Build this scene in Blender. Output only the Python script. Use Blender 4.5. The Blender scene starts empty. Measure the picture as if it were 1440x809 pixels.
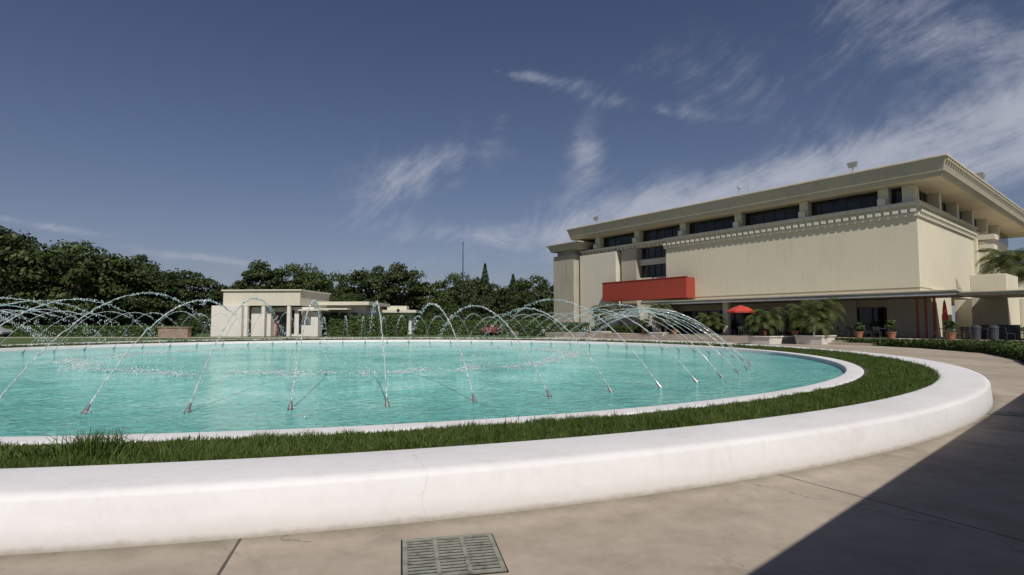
import bpy, math, random
import numpy as np
from mathutils import Vector, Matrix
random.seed(7); rng=np.random.default_rng(7)
sc=bpy.context.scene
sc.view_settings.view_transform='Standard'; sc.view_settings.look='None'; sc.view_settings.exposure=0
R=math.radians

# ---------------------------------------------------------------- node helpers
class NB:
    def __init__(s,nt): s.nt=nt; s.n=nt.nodes; s.l=nt.links
    def new(s,t,**k):
        n=s.n.new(t)
        for a,b in k.items(): setattr(n,a,b)
        return n
    def put(s,inp,v):
        if v is None: return
        if isinstance(v,bpy.types.NodeSocket): s.l.new(v,inp)
        else: inp.default_value=v
    def m(s,op,a,b=None,c=None,clamp=False):
        n=s.new('ShaderNodeMath',operation=op); n.use_clamp=clamp
        s.put(n.inputs[0],a); s.put(n.inputs[1],b); s.put(n.inputs[2],c)
        return n.outputs[0]
    def mix(s,f,a,b,mode='MIX'):
        n=s.new('ShaderNodeMix',data_type='RGBA',blend_type=mode)
        s.put(n.inputs[0],f); s.put(n.inputs[6],a); s.put(n.inputs[7],b)
        return n.outputs[2]
    def ramp(s,f,stops):
        n=s.new('ShaderNodeValToRGB'); cr=n.color_ramp
        while len(cr.elements)<len(stops): cr.elements.new(0.5)
        for e,(p,c) in zip(cr.elements,stops):
            e.position=p; e.color=c if len(c)==4 else (*c,1)
        s.put(n.inputs[0],f); return n.outputs[0]
    def noise(s,vec,scale,detail=4,rough=.55,dist=0,col=False):
        n=s.new('ShaderNodeTexNoise')
        s.put(n.inputs['Vector'],vec); s.put(n.inputs['Scale'],scale); s.put(n.inputs['Detail'],detail)
        s.put(n.inputs['Roughness'],rough); s.put(n.inputs['Distortion'],dist)
        return n.outputs[1 if col else 0]
    def comb(s,x,y,z):
        n=s.new('ShaderNodeCombineXYZ'); s.put(n.inputs[0],x); s.put(n.inputs[1],y); s.put(n.inputs[2],z); return n.outputs[0]
    def sstep(s,x,a,b):
        n=s.new('ShaderNodeMapRange',interpolation_type='SMOOTHSTEP'); s.put(n.inputs[0],x)
        n.inputs[1].default_value=a; n.inputs[2].default_value=b; return n.outputs[0]

def newmat(name):
    m=bpy.data.materials.new(name); m.use_nodes=True
    nb=NB(m.node_tree); p=m.node_tree.nodes['Principled BSDF']
    return m,nb,p
def geo_pos(nb): return nb.new('ShaderNodeNewGeometry').outputs['Position']

def simple(name,col,rough=.7,var=.12,scale=3,bump=.0,metal=0,bscale=40,streak=False):
    m,nb,p=newmat(name); pos=geo_pos(nb)
    n1=nb.noise(pos,scale,5,.6)
    if streak:
        mp=nb.new('ShaderNodeMapping'); mp.inputs['Scale'].default_value=(2.2,2.2,.18); nb.l.new(pos,mp.inputs[0])
        n2=nb.noise(mp.outputs[0],1.6,5,.65)
        n1=nb.m('ADD',nb.m('MULTIPLY',n1,.5),nb.m('MULTIPLY',n2,.5))
    d=tuple(c*(1-var*2) for c in col); l=tuple(min(1,c*(1+var*.7)) for c in col)
    c=nb.ramp(n1,[(.3,d),(.5,col),(.72,l)])
    nb.l.new(c,p.inputs['Base Color']); p.inputs['Roughness'].default_value=rough; p.inputs['Metallic'].default_value=metal
    if bump:
        b=nb.new('ShaderNodeBump'); b.inputs['Strength'].default_value=bump; b.inputs['Distance'].default_value=.02
        nb.l.new(nb.noise(pos,bscale,4),b.inputs['Height']); nb.l.new(b.outputs[0],p.inputs['Normal'])
    return m

def leafmat(name,dark,mid,light,trans=.25,rough=.55):
    m,nb,p=newmat(name); g=nb.new('ShaderNodeNewGeometry')
    n=nb.noise(g.outputs['Position'],.55,3)
    f=nb.m('ADD',nb.m('MULTIPLY',g.outputs['Random Per Island'],.6),nb.m('MULTIPLY',n,.4))
    c=nb.ramp(f,[(.1,dark),(.5,mid),(.9,light)])
    nb.l.new(c,p.inputs['Base Color']); p.inputs['Roughness'].default_value=rough
    p.inputs['Specular IOR Level'].default_value=.3
    t=nb.new('ShaderNodeBsdfTranslucent'); nb.l.new(c,t.inputs[0])
    mx=nb.new('ShaderNodeMixShader'); mx.inputs[0].default_value=trans
    nb.l.new(p.outputs[0],mx.inputs[1]); nb.l.new(t.outputs[0],mx.inputs[2])
    nb.l.new(mx.outputs[0],m.node_tree.nodes['Material Output'].inputs[0])
    return m

# ---------------------------------------------------------------- mesh helpers
def link(o,parent=None):
    sc.collection.objects.link(o)
    if parent: o.parent=parent
    return o
def empty(name,loc=(0,0,0),rot=0):
    e=bpy.data.objects.new(name,None); e.location=loc; e.rotation_euler=(0,0,rot); e.empty_display_size=.5
    return link(e)
def mobj(name,verts,faces,mats,parent=None,smooth=False,midx=None):
    me=bpy.data.meshes.new(name); me.from_pydata([tuple(v) for v in verts],[],faces); 
    for m in (mats if isinstance(mats,(list,tuple)) else [mats]): me.materials.append(m)
    if midx is not None: me.polygons.foreach_set('material_index',midx)
    if smooth: me.polygons.foreach_set('use_smooth',[True]*len(me.polygons))
    me.update(); return link(bpy.data.objects.new(name,me),parent)
def np_mesh(name,V,k,mats):
    """V (N,k,3) array of separate k-gons"""
    V=np.asarray(V,dtype=np.float32); n=V.shape[0]
    me=bpy.data.meshes.new(name); me.vertices.add(n*k); me.vertices.foreach_set('co',V.reshape(-1))
    me.loops.add(n*k); me.loops.foreach_set('vertex_index',np.arange(n*k,dtype=np.int32))
    me.polygons.add(n); me.polygons.foreach_set('loop_start',np.arange(0,n*k,k,dtype=np.int32))
    me.polygons.foreach_set('loop_total',np.full(n,k,dtype=np.int32))
    for m in mats: me.materials.append(m)
    me.update(); me.validate(); return me

class Acc:
    def __init__(s,xf=None): s.v=[]; s.f=[]; s.xf=xf or (lambda x,y,z:(x,y,z))
    def box(s,x0,x1,y0,y1,z0,z1,top=0,bot=0):
        """top / bot: inset of upper / lower face"""
        i=len(s.v)
        for (z,k) in ((z0,bot),(z1,top)):
            for (x,y) in ((x0+k,y0+k),(x1-k,y0+k),(x1-k,y1-k),(x0+k,y1-k)): s.v.append(s.xf(x,y,z))
        for q in ((0,3,2,1),(4,5,6,7),(0,1,5,4),(1,2,6,5),(2,3,7,6),(3,0,4,7)): s.f.append(tuple(i+a for a in q))
    def tube(s,pts,rad,n=8,cap=True):
        pts=[Vector(p) for p in pts]; i0=len(s.v)
        for j,p in enumerate(pts):
            d=(pts[min(j+1,len(pts)-1)]-pts[max(j-1,0)]).normalized()
            a=d.cross(Vector((0,0,1)) if abs(d.z)<.95 else Vector((1,0,0))).normalized(); b=d.cross(a)
            r=rad[j] if isinstance(rad,(list,tuple)) else rad
            for k in range(n):
                t=2*math.pi*k/n; q=p+(a*math.cos(t)+b*math.sin(t))*r; s.v.append(s.xf(*q))
        for j in range(len(pts)-1):
            for k in range(n):
                a=i0+j*n+k; b=i0+j*n+(k+1)%n; s.f.append((a,a+n,b+n,b))
        if cap:
            s.f.append(tuple(i0+k for k in range(n))); s.f.append(tuple(i0+(len(pts)-1)*n+k for k in reversed(range(n))))
    def obj(s,name,mat,parent=None,bevel=0,smooth=False):
        o=mobj(name,s.v,s.f,mat,parent,smooth)
        if bevel:
            b=o.modifiers.new('bevel','BEVEL'); b.width=bevel; b.segments=2; b.limit_method='ANGLE'
        return o

def revolve(name,prof,mat,center,n=256,parent=None):
    v=[];f=[]
    for k in range(n):
        t=2*math.pi*k/n
        for r,z in prof: v.append((center[0]+r*math.cos(t),center[1]+r*math.sin(t),z))
    m=len(prof)
    for k in range(n):
        for j in range(m-1):
            a=k*m+j; b=((k+1)%n)*m+j; f.append((a,b,b+1,a+1))
    return mobj(name,v,f,mat,parent,True)

# ---------------------------------------------------------------- camera
H=1.6
cam=bpy.data.cameras.new('camera'); co=bpy.data.objects.new('camera',cam); link(co)
co.location=(0,0,H); co.rotation_euler=(R(90+3.61),0,0); cam.lens=20; cam.sensor_width=36; cam.clip_end=5000; cam.clip_start=.05
sc.camera=co

# ---------------------------------------------------------------- light
SUN_EL=50; sdir=Vector((.20,-.98,0)).normalized()
sv=Vector((sdir.x*math.cos(R(SUN_EL)),sdir.y*math.cos(R(SUN_EL)),math.sin(R(SUN_EL))))
sun=bpy.data.lights.new('sun','SUN'); sun.energy=4.2; sun.angle=R(.53); sun.color=(1,.95,.88)
so=bpy.data.objects.new('sun',sun); link(so); so.rotation_euler=sv.to_track_quat('Z','Y').to_euler(); so.location=(0,-20,40)

w=bpy.data.worlds.new('World'); sc.world=w; w.use_nodes=True; nb=NB(w.node_tree)
for n in list(nb.n): nb.n.remove(n)
sky=nb.new('ShaderNodeTexSky',sky_type='NISHITA'); sky.sun_disc=False; sky.sun_elevation=R(SUN_EL)
sky.sun_rotation=math.atan2(sdir.x,sdir.y); sky.air_density=1.0; sky.dust_density=.6; sky.ozone_density=1.6
tc=nb.new('ShaderNodeTexCoord').outputs['Generated']
sp=nb.new('ShaderNodeSeparateXYZ'); nb.l.new(tc,sp.inputs[0]); X,Y,Z=sp.outputs
az=nb.m('ARCTAN2',X,Y); el=nb.m('ARCSINE',Z)
def gauss(a,e,wa,we,rot,amp):
    da=nb.m('SUBTRACT',az,R(a)); de=nb.m('SUBTRACT',el,R(e)); c,s_=math.cos(R(rot)),math.sin(R(rot))
    p=nb.m('ADD',nb.m('MULTIPLY',da,c/R(wa)),nb.m('MULTIPLY',de,s_/R(wa)))
    q=nb.m('ADD',nb.m('MULTIPLY',da,-s_/R(we)),nb.m('MULTIPLY',de,c/R(we)))
    r2=nb.m('ADD',nb.m('MULTIPLY',p,p),nb.m('MULTIPLY',q,q))
    return nb.m('MULTIPLY',nb.m('EXPONENT',nb.m('MULTIPLY',r2,-1)),amp)
masks=[(-10,15.2,9.0,2.6,14,.98),(-13,11.4,6,1.8,24,.62),(2.5,23.8,5.5,.7,-7,1.0),(13,20.8,9,.8,-13,.75),(7.6,17.0,2.2,3.2,-8,1.0),(-1,19.5,3,1.2,60,.5),
       (39,13.8,16,3.4,14,2.2),(22,10.8,14,3.2,12,1.25),(37,23.0,12,3.4,-22,.85),(22,22,12,3.5,-15,.55),(-2,8.9,13,1.4,0,.95),(12,11,13,3.5,5,.85),(-5,6.0,16,1.8,0,.5),
       (-29,5.8,6,.5,-4,1.1),(-40,7.6,5,.45,-6,1.1),(75,25,22,10,0,.8),(-110,20,30,10,0,.8)]
ms=None
for k in masks:
    g=gauss(*k); ms=g if ms is None else nb.m('ADD',ms,g)
c,s_=math.cos(R(27)),math.sin(R(27))
uu=nb.m('ADD',nb.m('MULTIPLY',az,c),nb.m('MULTIPLY',el,s_)); vv=nb.m('ADD',nb.m('MULTIPLY',az,-s_),nb.m('MULTIPLY',el,c))
warp=nb.noise(nb.comb(az,el,.3),3.2,2,.5,0,True)
ws=nb.new('ShaderNodeSeparateXYZ'); nb.l.new(warp,ws.inputs[0])
uu2=nb.m('ADD',uu,nb.m('MULTIPLY',nb.m('SUBTRACT',ws.outputs[0],.5),.20)); vv2=nb.m('ADD',vv,nb.m('MULTIPLY',nb.m('SUBTRACT',ws.outputs[1],.5),.22))
n1=nb.noise(nb.comb(nb.m('MULTIPLY',uu2,3.6),nb.m('MULTIPLY',vv2,9),0),1.9,8,.66,0)
n2=nb.noise(nb.comb(nb.m('MULTIPLY',uu2,14),nb.m('MULTIPLY',vv2,85),3),1.3,4,.6,0)
n3=nb.noise(nb.comb(az,el,5.5),9,8,.70,0)
nn=nb.m('ADD',nb.m('ADD',nb.m('MULTIPLY',n1,.46),nb.m('MULTIPLY',n2,.16)),nb.m('MULTIPLY',n3,.38))
mcl=nb.m('MINIMUM',ms,1.7)
thr=nb.m('SUBTRACT',.58,nb.m('MULTIPLY',mcl,.16))
dens=nb.m('MULTIPLY',nb.sstep(nb.m('SUBTRACT',nn,thr),-.05,.27),nb.m('MINIMUM',nb.m('MULTIPLY',ms,.95),1.0))
dens=nb.m('MULTIPLY',dens,.80,clamp=True)
SS=.05
skyc=nb.mix(1.0,sky.outputs[0],(.86,.84,.99,1),'MULTIPLY')
hz=nb.m('EXPONENT',nb.m('MULTIPLY',nb.m('ABSOLUTE',el),-6.5))
skyc=nb.mix(nb.m('MULTIPLY',hz,.55),skyc,(.30/SS,.34/SS,.44/SS,1))
cc=nb.mix(dens,skyc,(.45/SS,.47/SS,.54/SS,1))
bg=nb.new('ShaderNodeBackground'); nb.l.new(cc,bg.inputs[0]); bg.inputs[1].default_value=SS
wo=nb.new('ShaderNodeOutputWorld'); nb.l.new(bg.outputs[0],wo.inputs[0])
w.cycles.sampling_method='MANUAL'; w.cycles.sample_map_resolution=256

# ---------------------------------------------------------------- materials
FC=(-7.3,26.0)
RO=22.29   # outer wall radius
def concrete_plaza():
    m,nb,p=newmat('plaza_concrete'); pos=geo_pos(nb)
    s=nb.new('ShaderNodeSeparateXYZ'); nb.l.new(pos,s.inputs[0])
    dx=nb.m('SUBTRACT',s.outputs[0],FC[0]); dy=nb.m('SUBTRACT',s.outputs[1],FC[1])
    r=nb.m('SQRT',nb.m('ADD',nb.m('MULTIPLY',dx,dx),nb.m('MULTIPLY',dy,dy)))
    wob=nb.m('MULTIPLY',nb.m('SUBTRACT',nb.noise(pos,3,3),.5),.012)
    ang=nb.m('ADD',nb.m('ARCTAN2',dx,nb.m('MULTIPLY',dy,-1)),-R(13.7))
    k=nb.m('DIVIDE',ang,R(13.333)); fr=nb.m('ABSOLUTE',nb.m('SUBTRACT',k,nb.m('ROUND',k)))
    dist=nb.m('ADD',nb.m('MULTIPLY',nb.m('MULTIPLY',fr,R(13.333)),r),wob)
    j1=nb.sstep(dist,.015,.006)
    r2=nb.m('ABSOLUTE',nb.m('SUBTRACT',r,27.6)); j2=nb.sstep(nb.m('ADD',r2,wob),.014,.006)
    joint=nb.m('MAXIMUM',j1,j2)
    slab=nb.new('ShaderNodeTexWhiteNoise',noise_dimensions='2D'); nb.l.new(nb.comb(nb.m('FLOOR',k),nb.m('GREATER_THAN',r,27.6),0),slab.inputs['Vector'])
    a=nb.noise(pos,.5,6,.6); b=nb.noise(pos,2.7,8,.7); d=nb.noise(pos,120,3,.6); e=nb.noise(pos,.9,9,.75,.8)
    f=nb.m('ADD',nb.m('ADD',nb.m('MULTIPLY',a,.4),nb.m('MULTIPLY',b,.4)),nb.m('MULTIPLY',d,.2))
    col=nb.ramp(f,[(.32,(.18,.148,.11)),(.46,(.305,.255,.198)),(.60,(.385,.33,.265)),(.75,(.48,.42,.345))])
    st=nb.sstep(e,.54,.70); col=nb.mix(nb.m('MULTIPLY',st,.55),col,(.16,.13,.10,1))
    col=nb.mix(nb.m('MULTIPLY',nb.sstep(nb.noise(pos,1.7,6,.7,1.5),.62,.75),.4),col,(.47,.43,.37,1))
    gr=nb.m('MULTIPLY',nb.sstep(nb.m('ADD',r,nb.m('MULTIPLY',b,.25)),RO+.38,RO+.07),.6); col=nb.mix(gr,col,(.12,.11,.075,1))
    spk=nb.sstep(nb.noise(pos,26,2,.5),.735,.765); col=nb.mix(nb.m('MULTIPLY',spk,.6),col,(.08,.07,.05,1))
    tone=nb.m('ADD',.86,nb.m('MULTIPLY',slab.outputs[0],.2)); col=nb.mix(1,col,nb.comb(tone,tone,tone),'MULTIPLY')
    vo=nb.new('ShaderNodeTexVoronoi',feature='DISTANCE_TO_EDGE'); 
    wv=nb.new('ShaderNodeVectorMath',operation='ADD'); nb.l.new(pos,wv.inputs[0])
    sc_=nb.new('ShaderNodeVectorMath',operation='SCALE'); nb.l.new(nb.noise(pos,2,5,.6,0,True),sc_.inputs[0]); sc_.inputs['Scale'].default_value=.7
    nb.l.new(sc_.outputs[0],wv.inputs[1]); nb.l.new(wv.outputs[0],vo.inputs['Vector']); vo.inputs['Scale'].default_value=.28
    cr=nb.m('MULTIPLY',nb.sstep(vo.outputs[0],.0026,.0006),nb.m('GREATER_THAN',nb.noise(pos,.5,2),.46))
    col=nb.mix(nb.m('MULTIPLY',cr,.65),col,(.09,.075,.06,1))
    col=nb.mix(nb.m('MULTIPLY',joint,.9),col,(.04,.034,.028,1))
    nb.l.new(col,p.inputs['Base Color']); p.inputs['Roughness'].default_value=.85
    h=nb.m('SUBTRACT',nb.m('ADD',nb.m('MULTIPLY',d,.25),nb.m('MULTIPLY',b,.3)),nb.m('ADD',joint,nb.m('MULTIPLY',cr,.5)))
    bm=nb.new('ShaderNodeBump'); bm.inputs['Strength'].default_value=.5; bm.inputs['Distance'].default_value=.012
    nb.l.new(h,bm.inputs['Height']); nb.l.new(bm.outputs[0],p.inputs['Normal'])
    return m
M_plaza=concrete_plaza()
M_pave=simple('forecourt_concrete',(.36,.305,.245),.85,.14,.8,.3)
def lawnmat():
    m,nb,p=newmat('lawn_grass'); pos=geo_pos(nb)
    f=nb.m('ADD',nb.m('MULTIPLY',nb.noise(pos,.06,6,.6),.6),nb.m('MULTIPLY',nb.noise(pos,3,6,.7),.4))
    nb.l.new(nb.ramp(f,[(.3,(.03,.05,.015)),(.5,(.06,.10,.025)),(.7,(.11,.14,.045))]),p.inputs['Base Color']); p.inputs['Roughness'].default_value=.9
    bm=nb.new('ShaderNodeBump'); bm.inputs['Strength'].default_value=.8; bm.inputs['Distance'].default_value=.08
    nb.l.new(nb.noise(pos,8,5),bm.inputs['Height']); nb.l.new(bm.outputs[0],p.inputs['Normal']); return m
M_lawn=lawnmat()
def whitewall():
    m,nb,p=newmat('white_painted_concrete'); pos=geo_pos(nb)
    s=nb.new('ShaderNodeSeparateXYZ'); nb.l.new(pos,s.inputs[0]); z=s.outputs[2]
    a=nb.noise(pos,.8,7,.6); b=nb.noise(pos,9,6,.65)
    col=nb.ramp(nb.m('ADD',nb.m('MULTIPLY',a,.65),nb.m('MULTIPLY',b,.35)),[(.3,(.56,.535,.52)),(.48,(.645,.628,.622)),(.65,(.69,.676,.67))])
    low=nb.sstep(nb.m('ADD',z,nb.m('MULTIPLY',b,-.08)),.02,-.045); col=nb.mix(nb.m('MULTIPLY',low,.8),col,(.22,.18,.13,1))
    lo2=nb.sstep(nb.m('ADD',z,nb.m('MULTIPLY',a,-.25)),.06,-.12); col=nb.mix(nb.m('MULTIPLY',lo2,.38),col,(.43,.38,.32,1))
    sp_=nb.sstep(nb.noise(pos,38,3,.6),.70,.76); col=nb.mix(nb.m('MULTIPLY',sp_,.4),col,(.33,.30,.26,1))
    mp=nb.new('ShaderNodeMapping'); mp.inputs['Scale'].default_value=(1,1,.12); nb.l.new(pos,mp.inputs[0])
    dr=nb.sstep(nb.noise(mp.outputs[0],7,4,.6),.60,.75); col=nb.mix(nb.m('MULTIPLY',dr,.18),col,(.4,.38,.33,1))
    dx=nb.m('SUBTRACT',s.outputs[0],FC[0]); dy=nb.m('SUBTRACT',s.outputs[1],FC[1])
    an=nb.m('ADD',nb.m('ARCTAN2',dx,nb.m('MULTIPLY',dy,-1)),nb.m('MULTIPLY',nb.m('SUBTRACT',nb.noise(pos,4,4),.5),.01))
    kk=nb.m('DIVIDE',nb.m('ADD',an,-R(17.2)),R(13.333)); ff=nb.m('MULTIPLY',nb.m('ABSOLUTE',nb.m('SUBTRACT',kk,nb.m('ROUND',kk))),R(13.333)*RO)
    col=nb.mix(nb.m('MULTIPLY',nb.sstep(ff,.005,.001),.3),col,(.28,.25,.22,1))
    nb.l.new(col,p.inputs['Base Color']); p.inputs['Roughness'].default_value=.65
    bm=nb.new('ShaderNodeBump'); bm.inputs['Strength'].default_value=.18; bm.inputs['Distance'].default_value=.02
    nb.l.new(nb.m('ADD',nb.m('MULTIPLY',a,1.),nb.m('MULTIPLY',nb.noise(pos,60,4),.15)),bm.inputs['Height']); nb.l.new(bm.outputs[0],p.inputs['Normal'])
    return m
M_white=whitewall()
M_soil=simple('soil',(.06,.05,.03),.95,.3,6)
def watermat():
    m,nb,p=newmat('pool_water'); pos=geo_pos(nb)
    s=nb.new('ShaderNodeSeparateXYZ'); nb.l.new(pos,s.inputs[0])
    dx=nb.m('SUBTRACT',s.outputs[0],FC[0]); dy=nb.m('SUBTRACT',s.outputs[1],FC[1])
    r=nb.m('SQRT',nb.m('ADD',nb.m('MULTIPLY',dx,dx),nb.m('MULTIPLY',dy,dy)))
    a=nb.noise(pos,.30,5,.6,.6); b=nb.noise(pos,3.6,5,.65,1.6); b2=nb.noise(pos,9,3,.6,1.2)
    f=nb.m('ADD',nb.m('ADD',nb.m('MULTIPLY',a,.40),nb.m('MULTIPLY',b,.38)),nb.m('MULTIPLY',b2,.22))
    col=nb.ramp(f,[(.38,(.06,.34,.305)),(.47,(.16,.57,.51)),(.55,(.30,.72,.645)),(.64,(.60,.91,.85))])  # light and dark of the ripples painted into the water colour
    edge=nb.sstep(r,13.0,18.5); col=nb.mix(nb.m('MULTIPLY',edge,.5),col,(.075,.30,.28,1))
    bo=nb.m('SUBTRACT',r,10.1); bo=nb.m('EXPONENT',nb.m('MULTIPLY',nb.m('MULTIPLY',bo,bo),-.5))
    foam=nb.m('MULTIPLY',bo,nb.sstep(nb.noise(pos,1.1,7,.7),.44,.72)); col=nb.mix(nb.m('MULTIPLY',foam,.8),col,(.64,.88,.83,1))
    nb.l.new(col,p.inputs['Base Color']); p.inputs['Roughness'].default_value=.07; p.inputs['IOR'].default_value=1.33
    h=nb.m('ADD',nb.m('MULTIPLY',nb.noise(pos,2.0,4,.6,1.),.55),nb.m('MULTIPLY',nb.noise(pos,6,4,.6,1.),.42))
    bm=nb.new('ShaderNodeBump'); bm.inputs['Strength'].default_value=1; bm.inputs['Distance'].default_value=.30
    nb.l.new(h,bm.inputs['Height']); nb.l.new(bm.outputs[0],p.inputs['Normal']); return m
M_water=watermat()
def jetmat(name,c):
    m,nb,p=newmat(name); pos=geo_pos(nb)
    nb.l.new(nb.ramp(nb.noise(pos,14,3,.7),[(.4,tuple(x*.45 for x in c)),(.64,c)]),p.inputs['Base Color']); p.inputs['Roughness'].default_value=.12; return m
M_jet=jetmat('water_stream',(.66,.70,.71))
M_drop=jetmat('water_droplets',(.82,.85,.86))
M_steel=simple('weathered_steel',(.30,.29,.27),.4,.2,20,metal=.7)
M_grass=leafmat('grass_blades',(.03,.06,.010),(.078,.125,.022),(.18,.22,.06),.35)
M_oak=leafmat('oak_leaves',(.010,.019,.005),(.032,.050,.013),(.075,.10,.026),.15)
M_oak2=leafmat('tree_leaves_light',(.018,.032,.007),(.046,.070,.016),(.10,.125,.034),.2)
M_hedge=leafmat('hedge_leaves',(.02,.038,.008),(.05,.085,.016),(.11,.15,.035),.15)
M_palm=leafmat('palm_leaflets',(.03,.05,.012),(.08,.11,.025),(.15,.17,.05),.25)
M_bark=simple('bark',(.09,.07,.055),.9,.3,8,.6)
M_cream=simple('cream_stucco',(.61,.565,.43),.85,.05,.35,.25,streak=True)
M_cream2=simple('cream_stucco_pale',(.61,.575,.47),.85,.07,.4,.25,streak=True)
M_tan=simple('tan_concrete',(.40,.37,.29),.85,.12,.5,.3,streak=True)
M_fascia=simple('fascia_concrete',(.42,.39,.305),.85,.12,.6,.3,streak=True)
M_soffit=simple('soffit_plaster',(.62,.54,.40),.85,.06,.5)
M_cap=simple('roof_edge_metal',(.60,.54,.42),.5,.1,1)
M_red=simple('red_painted_panel',(.31,.046,.027),.6,.1,.6,streak=True)
M_redc=simple('red_canvas',(.45,.045,.03),.8,.1,3)
M_grey=simple('grey_trim',(.33,.34,.33),.7,.1,2)
M_dark=simple('dark_frame',(.03,.03,.03),.5,.1,5)
M_chair=simple('dark_furniture',(.05,.055,.06),.5,.2,5)
M_pot=simple('terracotta_pot',(.30,.14,.08),.8,.15,6)
def glassmat():
    m,nb,p=newmat('window_glass'); pos=geo_pos(nb)
    nb.l.new(nb.ramp(nb.noise(pos,.6,2),[(.4,(.008,.009,.011)),(.65,(.03,.033,.036))]),p.inputs['Base Color'])
    p.inputs['Roughness'].default_value=.06; return m
M_glass=glassmat()
M_bwhite=simple('white_stucco',(.64,.61,.55),.85,.06,.5,.2,streak=True)
M_roofw=simple('pale_roof_block',(.56,.53,.43),.85,.06,.5,.2,streak=True)

# ---------------------------------------------------------------- ground
mobj('ground',[(-2500,-2500,-.012),(2500,-2500,-.012),(2500,2500,-.012),(-2500,2500,-.012)],[(0,1,2,3)],M_lawn)
n=160; v=[(FC[0]+33*math.cos(2*math.pi*k/n),FC[1]+33*math.sin(2*math.pi*k/n),0.0) for k in range(n)]
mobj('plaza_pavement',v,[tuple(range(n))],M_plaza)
mobj('library_forecourt_pavement',[(-2,54,-.005),(16,-14,-.005),(60,-14,-.005),(60,30,-.005),(34,62,-.005),(6,70,-.005)],[(0,1,2,3,4,5)],M_pave)
mobj('lawn_path',[(-60,63,-.006),(-8,63,-.006),(-8,66.5,-.006),(-60,66.5,-.006)],[(0,1,2,3)],M_pave)

# ---------------------------------------------------------------- fountain
ft=empty('water_fountain',(0,0,0))
revolve('outer_wall',[(RO+.0,-.05),(RO-.03,.345),(RO-.05,.375),(RO-.09,.395),(RO-.15,.402),(RO-.84,.402),(RO-.90,.392),(RO-.93,.36),(RO-.94,.2)],M_white,FC,300,ft)
revolve('pool_rim',[(19.84,.2),(19.83,.285),(19.80,.303),(19.76,.306),(19.46,.306),(19.42,.30),(19.40,.28),(19.40,-.1)],M_white,FC,300,ft)
revolve('planting_bed_soil',[(RO-.92,.30),(19.82,.28)],M_soil,FC,200,ft)
v=[(FC[0]+19.41*math.cos(2*math.pi*k/200),FC[1]+19.41*math.sin(2*math.pi*k/200),.15) for k in range(200)]
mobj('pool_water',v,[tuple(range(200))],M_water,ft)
st=Acc(); noz=Acc(); drops=[]
octv=np.array([(1,0,0),(-1,0,0),(0,1,0),(0,-1,0),(0,0,1),(0,0,-1)],float)
octf=[(0,2,4),(2,1,4),(1,3,4),(3,0,4),(2,0,5),(1,2,5),(3,1,5),(0,3,5)]
def drop(p,r,st=1.0):
    V=octv*(r*np.array([1,1,st]))+p
    for f in octf: drops.append(V[list(f)])
NJ=66; RN=16.65
th0=math.atan2(9.9-FC[1],-2.13-FC[0])
for i in range(NJ):
    th=th0+2*math.pi*i/NJ; cx,sy=math.cos(th),math.sin(th)
    Hj=1.96*(1+random.uniform(-.09,.07)); Rg=6.75*(1+random.uniform(-.07,.06)); tang=random.uniform(-.2,.2)
    def P(s):
        r=RN-Rg*s; z=.26+4*Hj*s*(1-s)-.12*s
        return np.array([FC[0]+r*cx-sy*tang*s,FC[1]+r*sy+cx*tang*s,z])
    smax=.70; NS=48
    pts=[P(smax*k/NS) for k in range(NS+1)]
    for a in range(8,NS+1): pts[a]=pts[a]+rng.normal(0,.003+.012*a/NS,3)
    rad=[(.0115-.004*(k/NS)+.0015*math.sin(k*1.9+i))*(1+.55*random.uniform(-1,1)*(k/NS)) for k in range(NS+1)]
    rad[-1]=.002; rad[-2]*=.5; rad[-3]*=.7
    st.tube(pts,rad,5)
    for k in range(230):
        s=.20+.80*random.random()**.85; sp=.006+.075*max(0,s-.35)
        drop(P(s)+rng.normal(0,sp,3)*np.array([1,1,.8]),random.uniform(.0045,.0135),random.uniform(1,2.6))
    pe=P(1.0)
    for k in range(90):
        q=pe+np.array([random.gauss(0,.22),random.gauss(0,.22),0]); q[2]=.155+abs(random.gauss(0,.06))
        drop(q,random.uniform(.008,.028),1)
    d=P(.02)-P(0); d/=np.linalg.norm(d); b=P(0)
    noz.tube([b-d*.22,b-d*.05,b-d*.05,b+d*.03],[.034,.034,.025,.022],10)
    noz.tube([b-d*.16,b-d*.12],[.045,.045],10)
    for k in range(16):
        q=b-d*.1+rng.normal(0,.05,3); q[2]=.155+abs(random.gauss(0,.03)); drop(q,random.uniform(.005,.014))
    for k in range(10):
        drop(P(.01+.03*random.random())+rng.normal(0,.015,3),random.uniform(.006,.014))
st.obj('water_streams',M_jet,ft,smooth=True)
noz.obj('spray_nozzles',M_steel,ft)
me=np_mesh('water_droplets',np.array(drops),3,[M_drop]); link(bpy.data.objects.new('water_droplets',me),ft)

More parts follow.
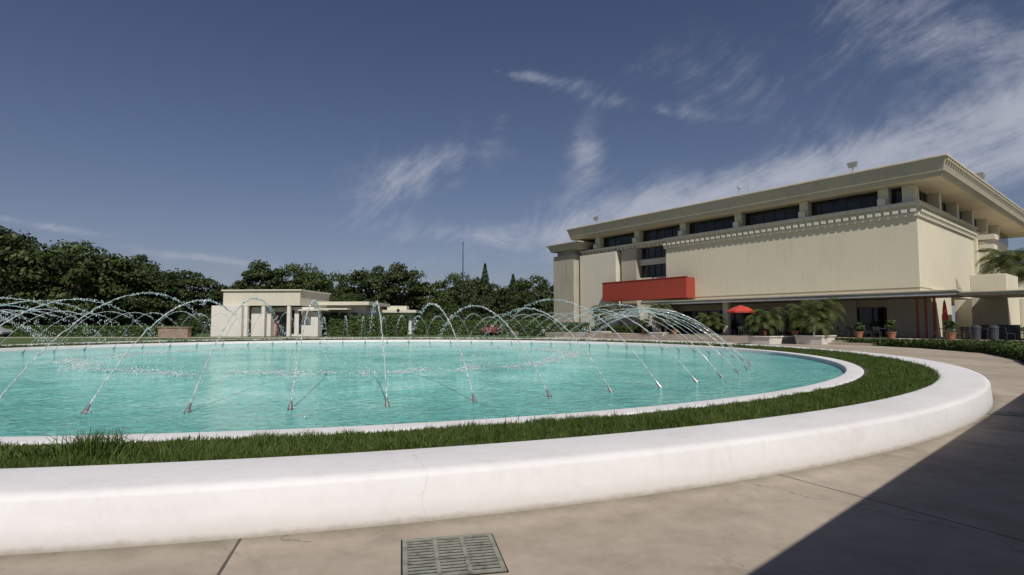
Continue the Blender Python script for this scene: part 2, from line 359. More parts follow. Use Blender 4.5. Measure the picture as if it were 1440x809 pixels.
# ---------------------------------------------------------------- grass
def blades(px,py,pz,h,wd,lean=.45):
    n=len(px); a=rng.uniform(0,2*np.pi,n); la=rng.uniform(0,2*np.pi,n); ln=h*np.abs(rng.normal(0,lean,n))
    w=np.stack([np.cos(a),np.sin(a),np.zeros(n)],1)*wd[:,None]; b=np.stack([px,py,pz],1)
    L=np.stack([np.cos(la),np.sin(la),np.zeros(n)],1)*ln[:,None]; up=np.zeros((n,3)); up[:,2]=h
    m=b+up*.55+L*.35; t=b+up*np.clip(1-.25*(ln/h)[:,None],.4,1)+L
    return np.stack([b-w,b+w,m+w*.8,m-w*.8,t],1)
def blade_mesh(name,V,mat):
    n=V.shape[0]; me=bpy.data.meshes.new(name); me.vertices.add(n*5); me.vertices.foreach_set('co',V.astype(np.float32).reshape(-1))
    base=(np.arange(n)*5)[:,None]; idx=(base+np.array([[0,1,2,3,3,2,4]])).reshape(-1).astype(np.int32)
    me.loops.add(n*7); me.loops.foreach_set('vertex_index',idx)
    me.polygons.add(n*2); ls=(np.arange(n)*7)[:,None]+np.array([[0,4]]); me.polygons.foreach_set('loop_start',ls.reshape(-1).astype(np.int32))
    me.polygons.foreach_set('loop_total',np.tile([4,3],n).astype(np.int32)); me.materials.append(mat); me.update(); me.validate(); return me
def ringpts(n,amin,amax,r0=19.93,r1=RO-.89):
    th=rng.uniform(amin,amax,n); r=rng.uniform(r0,r1,n)
    return FC[0]+r*np.cos(th),FC[1]+r*np.sin(th),r
def tuft(x,y):
    return .5+.5*np.sin(x*2.1+1.3*np.sin(y*1.7))*np.sin(y*2.6+1.1*np.sin(x*2.3))
def tuft2(x,y):
    return .5+.5*np.sin(x*7.3+2.1*np.sin(y*5.2))*np.sin(y*8.1+1.7*np.sin(x*6.3))
allV=[]
ca=math.atan2(-FC[1],-FC[0])
for (n,a0,a1,wm,hm) in ((85000,-.33,.62,.0048,1),(45000,.62,1.5,.009,1.),(12000,-.9,-.33,.009,1),(26000,1.5,2*math.pi-.9,.022,1.)):
    x,y,r=ringpts(n,ca+a0,ca+a1)
    prof=np.clip((r-19.85)/.8,.0,1)*.6+.4; 
    h=(.035+.07*rng.random(n)+.06*tuft(x,y)+.09*tuft2(x,y)**2)*prof*hm
    tall=rng.random(n)<.03; h=np.where(tall,h*1.6,h)
    allV.append(blades(x,y,np.full(n,.285),h,rng.uniform(.6,1.3,n)*wm,.6))
me=blade_mesh('grass',np.concatenate(allV),M_grass); link(bpy.data.objects.new('grass',me))
cl=[]
for (x0,y0,n,hh,rr) in ((-3.95,5.5,480,.32,.34),(-4.6,5.4,160,.2,.25),(-3.2,5.55,160,.18,.25),(1.0,6.45,120,.16,.2),(-5.2,5.4,150,.18,.3),(-1.0,5.9,100,.15,.2),(3.6,8.1,120,.17,.3)):
    x=x0+rng.normal(0,rr*.5,n); y=y0+rng.normal(0,rr*.3,n)
    cl.append(blades(x,y,np.full(n,.29),hh*rng.uniform(.5,1.1,n),rng.uniform(.004,.008,n),.55))
me=blade_mesh('tall_grass_clump',np.concatenate(cl),M_grass); link(bpy.data.objects.new('tall_grass_clump',me))

# ---------------------------------------------------------------- drains
M_drain=simple('painted_cast_iron',(.22,.225,.185),.6,.25,12,.4)
M_black=simple('painted_drain_shade',(.006,.006,.005),1,.1,5)  # near-black paint standing in for the shade below the grate
def drain(name,loc,rot,sx,sy,cols,rows):
    e=empty(name,loc,rot)
    a=Acc(); a.box(-sx/2-.012,sx/2+.012,-sy/2-.012,sy/2+.012,.002,.004); a.obj('shade_plate',M_black,e)  # flat plate above the paving, its black replaces the dark of a hole
    g=Acc(); fw=.032; z0,z1=.0052,.0115
    g.box(-sx/2,sx/2,-sy/2,-sy/2+fw,.0042,z1+.002); g.box(-sx/2,sx/2,sy/2-fw,sy/2,.0042,z1+.002)
    g.box(-sx/2,-sx/2+fw,-sy/2+fw+.0005,sy/2-fw-.0005,.0042,z1+.002); g.box(sx/2-fw,sx/2,-sy/2+fw+.0005,sy/2-fw-.0005,.0042,z1+.002)
    cw=(sx-2*fw)/cols
    for c in range(1,cols): x=-sx/2+fw+cw*c; g.box(x-.014,x+.014,-sy/2+fw+.0005,sy/2-fw-.0005,z0,z1)
    for c in range(cols):
        xa=-sx/2+fw+cw*c+(.0145 if c else .0005); xb=-sx/2+fw+cw*(c+1)-(.0145 if c<cols-1 else .0005)
        for r in range(rows+1):
            y=-sy/2+fw+(sy-2*fw)*r/rows; t=(sy-2*fw)/rows*.24
            g.box(xa,xb,max(y-t,-sy/2+fw+.001),min(y+t,sy/2-fw-.001),z0,z1-.0005)
    g.obj('grate',M_drain,e)
drain('drain_grate',(-.42,4.04,0),R(11),.66,.66,3,12)
drain('drain_grate',(8.75,10.2,0),R(-25),.9,.42,2,8)

# ---------------------------------------------------------------- covered walkway beside the camera (casts the shadow)
dv=Vector((.735,.678,0)).normalized(); nv=Vector((dv.y,-dv.x,0))
S=Vector((2.25,1.22,0))
cw=empty('covered_walkway',(0,0,0))
def xf_cw(x,y,z): p=S+dv*x+nv*y; return (p.x,p.y,z)
a=Acc(xf_cw); a.box(-4.5,16,0,4.5,3.0,3.22); a.box(-4.6,16.1,-.004,4.6,3.22,3.3); a.obj('roof_slab',M_tan,cw,bevel=.02)
a=Acc(xf_cw)
for x in (-3,3,9,15): a.box(x-.3,x+.3,3.2,3.8,0,3.0,bot=.08)
a.obj('columns',M_tan,cw,bevel=.02)

# ---------------------------------------------------------------- library
A=Vector((32.1,41.4,0)); U=Vector((-.5898,.8075,0)); Vv=Vector((.7595,.6505,0))
def LX(x,y,z): p=Vv*x+U*y; return (p.x,p.y,z)
def LW(x,y,z=0): p=A+Vv*x+U*y; return (p.x,p.y,z)
lib=empty('library_building',tuple(A))
def part(name,mat,boxes,bevel=.02):
    a=Acc(LX)
    for b in boxes: a.box(*b) if len(b)==6 else a.box(*b[:6],**b[6])
    return a.obj(name,mat,lib,bevel)
part('terrace',M_pave,[(-4.5,45,-18,50,-.1,.5),(-5.0,-4.502,-2,30,-.1,.33),(-5.5,-5.002,-2,30,-.1,.17)],.01)
part('core_walls',M_cream2,[(2.6,44,3.2,41,4.4,12.68),(2.6,44,27.0,41,.5,4.397)])
part('gallery_walls',M_cream,[(1.3,20,2.3,26.7,4.4,10.0)],.03)
part('side_wing_walls',M_cream,[(20.5,40,1.2,12,3.9,8.6),(19.9,20.5,2.0,3.3,4.4,10.0)])
part('roof',M_fascia,[(0,46,0,42,12.7,14.0,dict(bot=.38))],.02)
part('roof_soffit',M_soffit,[(.5,45.5,.5,41.5,12.66,12.697)],0)
part('roof_edge',M_cap,[(-.1,46.1,-.1,42.1,14.003,14.14)],.015)
bx=[(.4+k*.7,.8+k*.7,-.05,.05,13.74,13.92) for k in range(64)]
part('fascia_blocks',M_fascia,bx,.01)
part('fascia_drip',M_tan,[(.15,.3,.2,41.7,13.0,13.05),(.3,45,.15,.3,13.0,13.05)],.005)
part('clerestory_glass',M_glass,[(2.35,43,2.95,41.2,11.22,12.655)],0)
pi=[]
for y in (4.7,11.2,17.8,24.5,31.1,37.7): pi+= [(1.5,2.6,y-.38,y+.38,11.2,12.655),(1.0,1.5,y-.3,y+.3,11.2,11.75)]
for x in (7.5,13.5,19.5,26,32): pi+= [(x-.38,x+.38,2.1,3.2,11.2,12.655)]
pi+=[(1.7,2.9,2.5,3.4,11.2,12.655)]
part('clerestory_piers',M_cream2,pi)
mu=[]
for y in np.arange(5.6,40,1.1): mu.append((2.30,2.36,y-.03,y+.03,11.22,12.65))
for x in np.arange(4,36,1.1): mu.append((x-.03,x+.03,2.90,2.96,11.22,12.65))
part('clerestory_mullions',M_dark,mu,0)
part('cornice_ledge',M_cream2,[(1.14,3,2.14,26.9,10.003,10.3),(1.22,3,2.22,26.8,10.3,10.85),(1.02,3,2.02,26.9,10.85,11.19),
                              (3.003,20.1,2.14,3.3,10.003,10.3),(3.003,20.1,2.22,3.3,10.3,10.85),(3.003,20.1,2.02,3.3,10.85,11.19),
                              (1.7,3,27.0,41,10.603,10.9),(1.4,3,27.0,41,10.9,11.19),(20.103,40,2.6,3.3,10.3,11.19)])
dn=[]
y=2.3
while y<26.6:
    dn+=[(.98,1.23,y,y+.40,10.32,10.58),(.92,1.03,y+.05,y+.35,10.9,11.14)]; y+=.62
y=27.2
while y<40.6:
    dn+=[(1.5,1.72,y,y+.40,10.64,10.88)]; y+=.62
x=1.4
while x<20:
    dn+=[(x,x+.40,1.98,2.23,10.32,10.58),(x+.05,x+.35,1.92,2.03,10.9,11.14)]; x+=.62
part('cornice_blocks',M_cream2,dn,.015)
sb=[]
for k,z in enumerate((4.9,5.9,6.9,7.9,8.9,9.9)): sb.append((20.6,22.4,.8-.12*(k%2),2.3,z,z+.5))
part('side_stepped_blocks',M_cream2,sb)
part('window_bay_glass',M_glass,[(2.45,2.59,27.2,31.0,4.6,6.3),(2.45,2.59,27.2,31.0,7.0,8.5),(2.45,2.59,27.2,31.0,9.2,10.55)],0)
part('window_bay_spandrels',M_cream2,[(2.2,2.6,26.9,31.2,6.3,7.0),(2.2,2.6,26.9,31.2,8.5,9.2)])
part('window_bay_mullions',M_dark,[(2.38,2.44,y-.04,y+.04,4.6,10.6) for y in (27.25,28.15,29.1,30.05,30.95)],0)
part('pier_wall',M_tan,[(1.5,2.6,31.2,33.6,.5,10.6)])
part('panel_wall',M_cream2,[(.9,2.6,34.0,40.4,.5,10.45)])
part('end_tower',M_tan,[(.1,7,40.8,44.9,.5,10.7),(.5,6.6,41.2,44.5,10.7,11.3)],.04)
part('lower_roof_slab',M_fascia,[(-.5,8,39.4,45.6,11.3,12.1,dict(bot=.4)),(-.62,8.1,39.2,45.75,12.103,12.26)],.02)
part('red_balcony',M_red,[(-.35,-.15,22.9,35.2,4.3,6.5),(-.15,1.29,22.9,23.1,4.3,6.5),(-.15,1.29,35.0,35.2,4.3,6.5),(-.15,1.29,23.1,35.0,4.3,4.6),(-.40,-.10,22.85,35.25,6.5,6.58)],.015)
part('entrance_canopy',M_tan,[(-3,4,-.8,27,3.62,3.80),(-3.12,4.1,-.92,27.1,3.803,3.92)],.015)
part('canopy_fascia',M_grey,[(-3.06,-3.003,-.8,27,3.55,3.78)],.005)
part('patio_canopy',M_tan,[(-2.6,4.5,-17,-.93,3.5,3.66),(-2.7,4.6,-17.1,-.925,3.663,3.76)],.015)
part('patio_block',M_cream,[(4.62,9.4,-2.4,-.2,.5,5.35)],.03)
part('patio_back_wall',M_cream2,[(9.5,9.9,-18,1.9,.5,3.6)])
part('canopy_piers',M_cream2,[(-2.3,-1.8,y,y+.55,.5,3.62) for y in (8.6,17.0,25.5)])
part('ground_floor_walls',M_cream2,[(4.0,4.3,7.9,10.3,.5,3.95),(4.0,4.3,2.3,5.5,.5,3.95),(4.31,5,2.31,27,3.0,3.95),(4.303,9.0,2.0,2.29,.5,4.39),(5.2,5.4,2.3,27,.5,4.39)])
part('canopy_underside',M_soffit,[(1.35,20,2.35,26.6,3.97,4.39)],0)
part('ground_floor_glass',M_glass,[(4.5,4.6,10.35,26.6,.5,3.0),(4.3,4.4,5.55,7.85,.5,2.95)],0)
part('ground_floor_mullions',M_dark,[(4.40,4.50,y-.05,y+.05,.5,3.0) for y in np.arange(10.5,26.6,1.6)]+[(4.22,4.30,6.65,6.75,.5,2.95),(4.2,4.3,5.5,5.6,.5,2.95),(4.2,4.3,7.8,7.9,.5,2.95)],0)
part('red_posts',M_red,[(0.0,.14,1.1+k*.55,1.24+k*.55,.5,3.62) for k in range(3)],.01)
def flood(x,y):
    a=Acc(LX); a.box(x-.04,x+.04,y-.04,y+.04,14.14,14.7); a.box(x-.18,x+.18,y-.42,y+.42,14.7,15.12,bot=.08); return a
for i,(x,y) in enumerate(((.6,6.6),(.6,37.0),(13.5,.5),(14.6,.6))):
    flood(x,y).obj('floodlight_%d'%i,M_grey,lib,.01)
a=Acc(LX); a.tube([(.8,17.2,14.14),(.8,17.2,15.0)],.05); a.tube([(.8,17.2,15.0),(.8,17.2,15.25)],[.2,.14]); a.tube([(.8,16.2,14.14),(.8,16.2,15.6)],.03); a.obj('roof_vent',M_grey,lib)

# ---------------------------------------------------------------- palms
def palm_verts(h,rad,nfr,up=.9,lw=.035,nl=26):
    Q=[]; T=Acc()
    T.tube([(0,0,-.1),(.03,.02,h*.4),(0,.03,h*.8),(0,0,h)],[.17,.13,.12,.16],9)
    for k in range(nfr):
        a=k*2.399+random.uniform(-.2,.2); e0=up*(1.35-1.5*(k/nfr))+random.uniform(-.1,.1); L=rad*random.uniform(.95,1.25)
        d=Vector((math.cos(a),math.sin(a),0)); side=Vector((-math.sin(a),math.cos(a),0))
        p=Vector((0,0,h)); pts=[p.copy()]; ns=nl
        for j in range(ns):
            t=j/ns; e=e0-1.9*t*t-.25*t
            p=p+(d*math.cos(e)+Vector((0,0,1))*math.sin(e))*(L/ns); pts.append(p.copy())
        T.tube(pts[::4],[.022*(1-.8*q/len(pts[::4])) for q in range(len(pts[::4]))],4)
        for j in range(3,ns+1):
            t=j/ns; ll=rad*.36*math.sin(math.pi*min(1,.12+.86*t))**.6*random.uniform(.85,1.1)
            tg=(pts[j]-pts[j-1]).normalized()
            for s in (-1,1):
                dr=(side*s*.85+tg*.55+Vector((0,0,-.25+random.uniform(-.15,.2)))).normalized()
                b=pts[j]; w=tg*lw; m=b+dr*ll*.5; e=b+dr*ll+Vector((0,0,-.12*ll))
                Q.append([b-w*.5,b+w*.5,m+w*.55,m-w*.55]); Q.append([m-w*.55,m+w*.55,e+w*.08,e-w*.08])
    return Q,T
def palm(name,loc,h,rad,nfr,parent=None,up=.9,lw=.035):
    e=parent or empty(name,loc)
    Q,T=palm_verts(h,rad,nfr,up,lw)
    z0=Vector((0,0,0)) if not parent else Vector(loc)
    me=np_mesh('fronds',np.array([[tuple(v+z0) for v in q] for q in Q]),4,[M_palm]); link(bpy.data.objects.new('fronds',me),e)
    T.v=[tuple(Vector(v)+z0) for v in T.v]; T.obj('trunk',M_bark,e)
    return e
def planter(loc,s,hh,palms):
    e=empty('planter_box',loc,R(36))
    a=Acc(); a.box(-s,s,-s,s,0,hh,bot=.08); a.box(-s-.06,s+.06,-s-.06,s+.06,hh,hh+.09); a.obj('box',M_bwhite,e,.02)
    a=Acc(); a.box(-s+.1,s-.1,-s+.1,s-.1,hh+.09,hh+.11); a.obj('soil',M_soil,e)
    p=empty('potted_palm',(loc[0],loc[1],loc[2]+hh+.1))
    for (dx,dy,h,rad,nf) in palms: palm('x',(dx,dy,0),h,rad,nf,parent=p)
planter((19.5,44,0),.9,.55,[(-.3,0,.9,1.4,28),(.35,.2,1.3,1.6,28)])
planter((23.4,44.1,0),1.05,.6,[(-.6,0,1.3,1.9,30),(.6,.2,1.7,2.0,30),(0,-.3,.9,1.5,24)])
planter((15.2,58,0.0),.8,.6,[(-.2,0,2.2,1.5,28),(.4,.1,1.7,1.3,22)])
planter((10.3,66,0.0),.8,.6,[(0,0,2.3,1.5,28),(.5,.2,1.8,1.3,22)])
planter((18.7,54,0.0),.8,.55,[(0,0,1.1,1.5,28),(.5,.3,.8,1.2,22)])
palm('palm_tree',(42.3,48.2,0),6.6,2.5,48,lw=.045)
palm('palm_tree',(45.5,50,0),5.8,2.4,40,lw=.045)

# ---------------------------------------------------------------- umbrellas & furniture
def umbrella(loc,r=1.25,h=2.75):
    e=empty('patio_umbrella',loc); v=[(0,0,h)]; f=[]
    for (q,dz) in ((.55,.22),(1,.55),(1,.70)):
        for k in range(8):
            a=2*math.pi*k/8; v.append((r*q*math.cos(a),r*q*math.sin(a),h-dz))
    for k in range(8):
        n=(k+1)%8; f+=[(0,1+k,1+n),(1+k,9+k,9+n,1+n),(9+k,17+k,17+n,9+n)]
    mobj('canopy',v,f,M_redc,e)
    a=Acc(); a.tube([(0,0,0),(0,0,h+.08)],.025); a.tube([(0,0,0),(0,0,.08)],.28,12); a.obj('pole',M_dark,e)
def folded(loc):
    e=empty('folded_umbrella',loc); a=Acc(); a.tube([(0,0,1.2),(0,0,1.35),(0,0,2.0),(0,0,2.6),(0,0,2.75)],[.10,.17,.14,.07,.02],8); a.obj('canvas',M_redc,e)
    a=Acc(); a.tube([(0,0,0),(0,0,2.8)],.022); a.tube([(0,0,0),(0,0,.08)],.25,12); a.obj('pole',M_dark,e)
def table(loc):
    e=empty('cafe_table',loc); a=Acc(); a.tube([(0,0,.70),(0,0,.74)],.45,16); a.tube([(0,0,0),(0,0,.7)],.035); a.tube([(0,0,0),(0,0,.04)],.25,12); a.obj('table',M_chair,e)
def chair(loc,rot,mat=None):
    e=empty('cafe_chair',loc,rot); a=Acc()
    a.box(-.22,.22,-.22,.22,.43,.46)
    for x in (-.2,.2):
        a.tube([(x,-.2,0),(x,-.2,.43)],.015,6); a.tube([(x,.2,0),(x,.2,.45),(x,.27,.88)],.015,6)
    for z in (.6,.7,.8): a.box(-.2,.2,.22+(z-.45)*.16,.24+(z-.45)*.16,z-.03,z+.03)
    a.obj('frame',mat or M_chair,e)
umbrella(LW(-3.5,15.0,.5)); table(LW(-3.5,15.0,.5))
folded(LW(-1.9,.1,.5)); 
for (x,y) in ((-1.6,-2.2),(.5,-.6),(-2.0,-4.2),(2.5,-3.0),(-1.9,.1),(-2.2,4.2),(-.5,6.8),(-1.5,12),(-3.5,15),(-1.2,20)):
    if (x,y)!=(-3.5,15): table(LW(x,y,.5))
    for k in range(4):
        a=random.uniform(0,.6)+k*1.57; lx=LW(x+.75*math.cos(a),y+.75*math.sin(a),.5); chair(lx,R(36)+a-math.pi/2)
def bin_(loc):
    e=empty('trash_bin',loc); a=Acc(); a.tube([(0,0,0),(0,0,.80)],[.22,.26],14); a.tube([(0,0,.80),(0,0,.9),(0,0,.98)],[.28,.27,.14],14); a.obj('bin',M_chair,e,smooth=False)
bin_(LW(-3.4,-1.9,.5)); bin_(LW(-3.3,-2.8,.5))
for (x,y) in ((1.4,-2.2),(2.8,-5.2)):
    e=empty('patio_serving_counter',LW(x,y,.5),R(36)); a=Acc(); a.box(-.4,.4,-1.2,1.2,0,.95); a.box(-.47,.47,-1.27,1.27,.95,1.0); a.obj('counter',M_chair,e,.02)

# ---------------------------------------------------------------- foliage builders
def leafquads(centers,normals,size,elong=1.5):
    n=len(centers); nr=normals+rng.normal(0,.55,(n,3)); nr/=np.linalg.norm(nr,axis=1)[:,None]+1e-9
    t=rng.normal(0,1,(n,3)); t-=nr*(t*nr).sum(1)[:,None]; t/=np.linalg.norm(t,axis=1)[:,None]+1e-9
    b=np.cross(nr,t); s=size*rng.uniform(.6,1.3,n)[:,None]
    return np.stack([centers-t*s*elong*.5,centers+b*s*.4,centers+t*s*elong*.5,centers-b*s*.4],1)
def crown(cx,cy,cz,rx,ry,rz,nclump,leaves,size,rc):
    out=[]; C=[]
    for k in range(nclump):
        d=rng.normal(0,1,3); d/=np.linalg.norm(d); 
        rr=rng.uniform(.35,1.0)**.6
        c=np.array([cx,cy,cz])+d*np.array([rx,ry,rz])*rr*rng.uniform(.85,1.12); C.append(c)
        r=rc*rng.uniform(.5,1.3); m=int(leaves*rng.uniform(.6,1.2))
        e=rng.normal(0,1,(m,3)); e/=np.linalg.norm(e,axis=1)[:,None]; e[:,2]=np.where(e[:,2]<-.3,-e[:,2]*.6,e[:,2])
        rad=r*rng.uniform(.55,1.2,m)[:,None]
        P=c+e*rad*np.array([1.15,1.15,.75]); out.append(leafquads(P,e+np.array([0,0,.35]),size))
    return np.concatenate(out),C
for (x,y,s) in ((-3.6,3.0,.55),(-3.8,7.6,.6),(-3.4,10.2,.5),(-3.9,12.4,.7),(-3.7,18.5,.6),(-3.8,-.6,.5),(-3.9,22,.7),(-3.6,5.2,.45),(-3.8,26,.7)):
    e=empty('potted_shrub',LW(x,y,.5)); a=Acc(); a.tube([(0,0,0),(0,0,.42),(0,0,.42),(0,0,.48)],[.2,.29,.32,.32],14); a.obj('pot',M_pot,e)
    q,_=crown(0,0,.55+s*.8,s*.6,s*.6,s*.6,12,60,.10,s*.4); me=np_mesh('leaves',q,4,[M_hedge]); link(bpy.data.objects.new('leaves',me),e)
def tree_mesh(name,H_,W_,mat,nclump=46,leaves=150,size=.42,low=.28):
    cz=H_*(low+(1-low)*.5); rz=H_*(1-low)*.5*.86
    Q,C=crown(0,0,cz,W_*.44,W_*.44,rz,nclump,leaves,size,W_*.13)
    T=Acc(); T.tube([(0,0,-.2),(.15,.1,H_*.18),(0,.2,H_*.36),(.2,0,H_*.6)],[W_*.040,W_*.030,W_*.024,W_*.01],8)
    for c in C[::3]:
        c=Vector(c)
        if c.z<H_*.4: continue
        s=Vector((0.05,.1,H_*random.uniform(.2,.42))); mid=s.lerp(c,.5)+Vector((0,0,H_*.03)); T.tube([s,mid,c],[W_*.014,W_*.009,W_*.003],5)
    n=len(Q); nt=len(T.v)
    verts=np.concatenate([np.array(T.v),Q.reshape(-1,3)]); faces=T.f+[(nt+4*i,nt+4*i+1,nt+4*i+2,nt+4*i+3) for i in range(n)]
    me=bpy.data.meshes.new(name); me.from_pydata(verts.tolist(),[],faces); me.materials.append(M_bark); me.materials.append(mat)
    me.polygons.foreach_set('material_index',[0]*len(T.f)+[1]*n); me.update(); return me
TM=[tree_mesh('oak_a',14,14,M_oak,90,190,.40,.02),tree_mesh('oak_b',12,12,M_oak2,72,180,.38,.04),tree_mesh('oak_c',12,10,M_oak,62,170,.36,.06),tree_mesh('oak_d',11,9,M_oak2,50,160,.36,.12)]
TH=[14,12,12,11]; TW=[14,12,10,9]
def tree(x,y,h,wd,k,name='oak_tree'):
    o=bpy.data.objects.new(name,TM[k]); link(o); o.location=(x,y,0); o.scale=(wd/TW[k],wd/TW[k],h/TH[k]); o.rotation_euler=(0,0,random.uniform(0,6.28))
for t in ((-76,84,16,15,0),(-66,74,14.8,13,0),(-59,76,13.6,12,1),(-54,80,12.0,10,0),(-50,82,9.6,8,2),(-86,90,17,15,1),(-70,90,14,13,0),(-60,90,12,12,2),
          (-63,98,10,10,1),(-57,100,11.4,10,2),(-51,104,9.8,9,0),(-46,104,13.6,11,2),(-41,108,14,11,1),(-36,106,9.6,8,3),
          (-33,105,11.6,10,1),(-27,108,13.2,11,0),(-21,106,13.4,10,2),(-16,108,10.4,9,3),(-11,111,12.4,8,1),(-6,107,10.6,8,2),(-1,112,9.8,8,0),(4,108,11.4,9,1),(10,112,11,9,2),(15,112,10,9,0),
          (-44,98,8,8,1),(-37,97,7,7,0),(-30,97,7.5,7,3),(-24,97,6,7,2),(-12,98,7,7,1),(-5,97,6.5,6,0),(2,98,7.5,7,2),(8,97,6.5,7,1)):
    tree(*t)
def cypress(x,y,h,wd):
    n=1800; z=rng.uniform(.05,1,n); a=rng.uniform(0,6.28,n); r=wd*.5*np.sin(np.pi*np.clip(z,0,1)**.75)**.8*rng.uniform(.5,1.15,n)
    c=np.stack([r*np.cos(a),r*np.sin(a),z*h],1); nn_=np.stack([np.cos(a),np.sin(a),np.full(n,.4)],1)
    me=np_mesh('cypress_foliage',leafquads(c,nn_,.35),4,[M_oak]); e=empty('cypress_tree',(x,y,0)); link(bpy.data.objects.new('foliage',me),e)
    T=Acc(); T.tube([(0,0,-.1),(0,0,h*.9)],[.2,.03]); T.obj('trunk',M_bark,e)
for (x,y,h,wd) in ((-7.0,104,9.5,2.6),(-5.0,105,12.6,2.2),(0.2,103,10.4,2.4),(6,104,9.4,2.4)): cypress(x,y,h,wd)
Q=[]
for k in range(150):
    x=rng.uniform(-150,40); y=rng.uniform(122,140); hh=rng.uniform(4,8)
    q,_=crown(x,y,hh*.55,rng.uniform(3,5),3,hh*.5,6,75,.75,2.2); Q.append(q)
for k in range(50):
    x=rng.uniform(20,90); y=rng.uniform(135,150); hh=rng.uniform(4,7)
    q,_=crown(x,y,hh*.55,4,3,hh*.5,4,60,.75,2.2); Q.append(q)
me=np_mesh('distant_trees',np.concatenate(Q),4,[M_oak]); link(bpy.data.objects.new('distant_trees',me))
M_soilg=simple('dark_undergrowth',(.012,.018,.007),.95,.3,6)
def hedge(name,poly,h,size,dens,mat):
    e=empty(name,(0,0,0)); P=np.array(poly,float); lo=P.min(0); hi=P.max(0); area=abs(sum(P[i][0]*P[(i+1)%len(P)][1]-P[(i+1)%len(P)][0]*P[i][1] for i in range(len(P))))/2
    n=int(area*dens)
    def inside(x,y):
        c=np.zeros(len(x),bool); j=len(P)-1
        for i in range(len(P)):
            xi,yi=P[i]; xj,yj=P[j]; cond=((yi>y)!=(yj>y))&(x<(xj-xi)*(y-yi)/(yj-yi+1e-12)+xi); c^=cond; j=i
        return c
    x=rng.uniform(lo[0],hi[0],n*4); y=rng.uniform(lo[1],hi[1],n*4); k=inside(x,y); x=x[k][:n]; y=y[k][:n]
    hz_=h*(.84+.16*np.sin(x*1.9+np.sin(y*1.3))*np.sin(y*2.2))+rng.normal(0,h*.05+.01,len(x)); c=np.stack([x,y,hz_],1); nn_=np.tile([0,0,1.],(len(x),1))
    Ls=[leafquads(c,nn_,size)]
    for i in range(len(P)):
        a=P[i]; b=P[(i+1)%len(P)]; L=np.linalg.norm(b-a); m=int(L*h*dens*1.3)+10; t=rng.random(m); z=rng.random(m)*h
        d=(b-a)/L; nrm=np.array([d[1],-d[0]]); 
        c=np.stack([a[0]+(b[0]-a[0])*t,a[1]+(b[1]-a[1])*t,z],1); c[:,:2]+=rng.normal(0,.07,(m,1))*nrm; Ls.append(leafquads(c,np.tile([nrm[0],nrm[1],.4],(m,1)),size))
    me=np_mesh('leaves',np.concatenate(Ls),4,[mat]); link(bpy.data.objects.new('leaves',me),e)
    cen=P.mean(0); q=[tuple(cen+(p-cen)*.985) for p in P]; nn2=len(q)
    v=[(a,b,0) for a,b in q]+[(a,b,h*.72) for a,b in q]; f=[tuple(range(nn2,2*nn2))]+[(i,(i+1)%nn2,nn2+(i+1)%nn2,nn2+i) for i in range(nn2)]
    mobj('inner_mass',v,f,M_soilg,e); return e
hedge('groundcover_hedge',[(24.7,43.6),(26.2,40),(26.5,36.6),(25.4,30.5),(22.3,25),(19.3,21),(23,15),(30,17),(36.8,25.5),(31.5,33.5),(28.2,38.2),(25.4,42.6)],.5,.11,420,M_hedge)
hedge('clipped_hedge',[(-24,72),(-13.5,72),(-13.5,74),(-24,74)],2.6,.2,90,M_hedge)
hedge('clipped_hedge',[(-13,78),(4,78),(4,80),(-13,80)],2.0,.2,90,M_hedge)
hedge('clipped_hedge',[(1,73),(9.5,70.5),(9.5,72),(1,74.5)],1.7,.16,120,M_hedge)
hedge('clipped_hedge',[(9.8,70.5),(17.5,59.2),(18.3,59.8),(10.6,71.2)],1.3,.16,120,M_hedge)
hedge('clipped_hedge',[(-75,72),(-40,70),(-40,72),(-75,74)],1.3,.2,90,M_hedge)
hedge('clipped_hedge',[(-100,92),(15,92),(15,94.5),(-100,94.5)],3.0,.3,50,M_oak)

# ---------------------------------------------------------------- white pavilion building (left)
pv=empty('pavilion_building',(-30.6,70,0),R(-4))
def ppart(name,mat,boxes,bevel=.02):
    a=Acc()
    for b in boxes: a.box(*b) if len(b)==6 else a.box(*b[:6],**b[6])
    return a.obj(name,mat,pv,bevel)
ppart('corner_pier',M_bwhite,[(-5.7,-1.9,-1.5,3,0,3.75)])
ppart('lower_walls',M_bwhite,[(-1.6,.9,.2,8,0,3.6),(3.1,6.3,.2,8,0,3.6),(.9,3.1,1.2,8,0,3.6)])
ppart('upper_block',M_roofw,[(-4.8,4.9,-.6,8.5,3.76,5.55),(-5.0,5.1,-.8,8.7,5.553,5.72)])
ppart('doors',M_red,[(1.05,1.3,1.05,1.19,0,3.0),(2.6,2.85,1.05,1.19,0,3.0)],0)
ppart('glass',M_glass,[(1.3,2.6,1.1,1.19,0,3.0),(3.6,3.9,.1,.19,.4,3.2),(4.5,4.8,.1,.19,.4,3.2)],0)
ppart('piers',M_bwhite,[(6.3,7.2,-.6,.6,0,3.0),(-1.9,-1.5,-.9,-.5,0,3.7),(.1,.5,-.6,-.2,0,3.7),(3.3,3.7,-.6,-.2,0,3.7)])
ppart('low_wing',M_bwhite,[(6.4,11.6,4,11,0,3.9)])
ppart('low_wing_roof',M_roofw,[(5.6,12.4,2.6,12,3.9,4.35),(5.2,10,1.6,6,3.3,3.5)])
ppart('wing_windows',M_glass,[(7.0+k*1.3,7.9+k*1.3,3.92,3.99,1.2,3.0) for k in range(3)],0)
ppart('entry_roof',M_roofw,[(4.95,7.6,-1.2,3,3.1,3.29)])
lb=empty('low_flat_roofed_building',(-18.2,86,0),R(3)); a=Acc(); a.box(-4,3,0,5,0,3.2); a.obj('walls',M_bwhite,lb,.02)
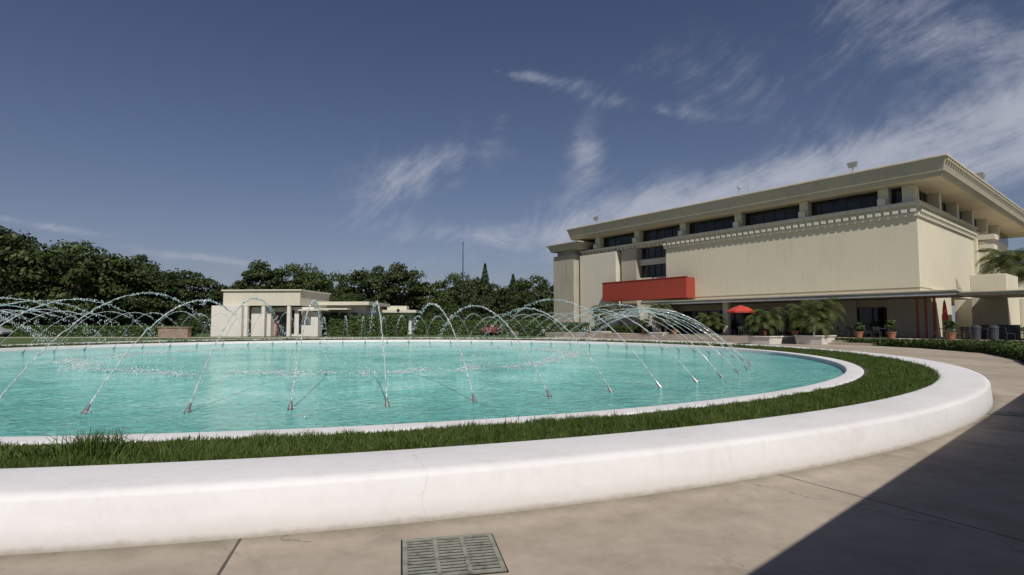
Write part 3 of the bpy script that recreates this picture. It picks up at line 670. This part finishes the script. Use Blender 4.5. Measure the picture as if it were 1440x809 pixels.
a=Acc(); a.box(-4.8,3.8,-1,5.5,3.2,3.6); a.box(-1,2,2,5,3.6,4.3); a.obj('roof',M_roofw,lb,.02); a=Acc(); [a.box(-3.4+k*1.6,-2.4+k*1.6,-.07,-.01,1,2.6) for k in range(4)]; a.obj('windows',M_glass,lb)
lw=empty('low_brick_wall',(-39,66,0)); a=Acc(); a.box(-1.7,1.7,-.4,.4,0,1.1); a.box(-1.8,1.8,-.5,.5,1.1,1.2); a.obj('wall',simple('brown_brick',(.26,.19,.14),.85,.15,3),lw,.02)
e=empty('flag_pole',(-7.8,90,0)); a=Acc(); a.tube([(0,0,0),(0,0,14.3)],[.12,.06]); a.tube([(0,0,14.3),(0,0,14.5)],[.1,.06]); a.tube([(0,0,0),(0,0,.3)],.3,12); a.obj('pole',M_dark,e)
for (x,y) in ((-55,68),(-14,70)):
    e=empty('lamp_post',(x,y,0)); a=Acc(); a.tube([(0,0,0),(0,0,3)],.04); a.tube([(0,0,3),(0,0,3.3),(0,0,3.4)],[.16,.2,.05],10); a.obj('post',M_dark,e)
def car(loc,rot,col):
    e=empty('parked_car',loc,rot); m=simple('car_paint',col,.3,.02,1)
    prof=[(-2.2,.35),(-2.25,.75),(-2.1,.92),(-1.5,1.0),(-.9,1.42),(.5,1.45),(1.15,1.0),(2.0,.85),(2.25,.6),(2.2,.35)]
    v=[];n=len(prof)
    for s in (-1,1):
        for x,z in prof: v.append((x,s*(.88 if z<1.05 else .70),z))
    f=[tuple(range(n))[::-1],tuple(range(n,2*n))]+[(i,(i+1)%n,n+(i+1)%n,n+i) for i in range(n)]
    o=mobj('body',v,f,m,e); b=o.modifiers.new('b','BEVEL'); b.width=.06; b.segments=2
    a=Acc(); a.box(-1.35,.75,-.80,.80,1.02,1.34,top=.08); a.obj('windows',M_glass,e)
    a=Acc()
    for x in (-1.4,1.4):
        for s in (-1,1): a.tube([(x,s*.7,.33),(x,s*.92,.33)],.33,14)
    a.obj('wheels',M_dark,e)
for (x,y,r,c) in ((-73,78.5,5,(.6,.6,.6)),(-68,66.5,4,(.08,.09,.1)),(-61.5,67,3,(.3,.3,.32)),(-2.6,77,78,(.16,.05,.04))): car((x,y,0),R(r),c)
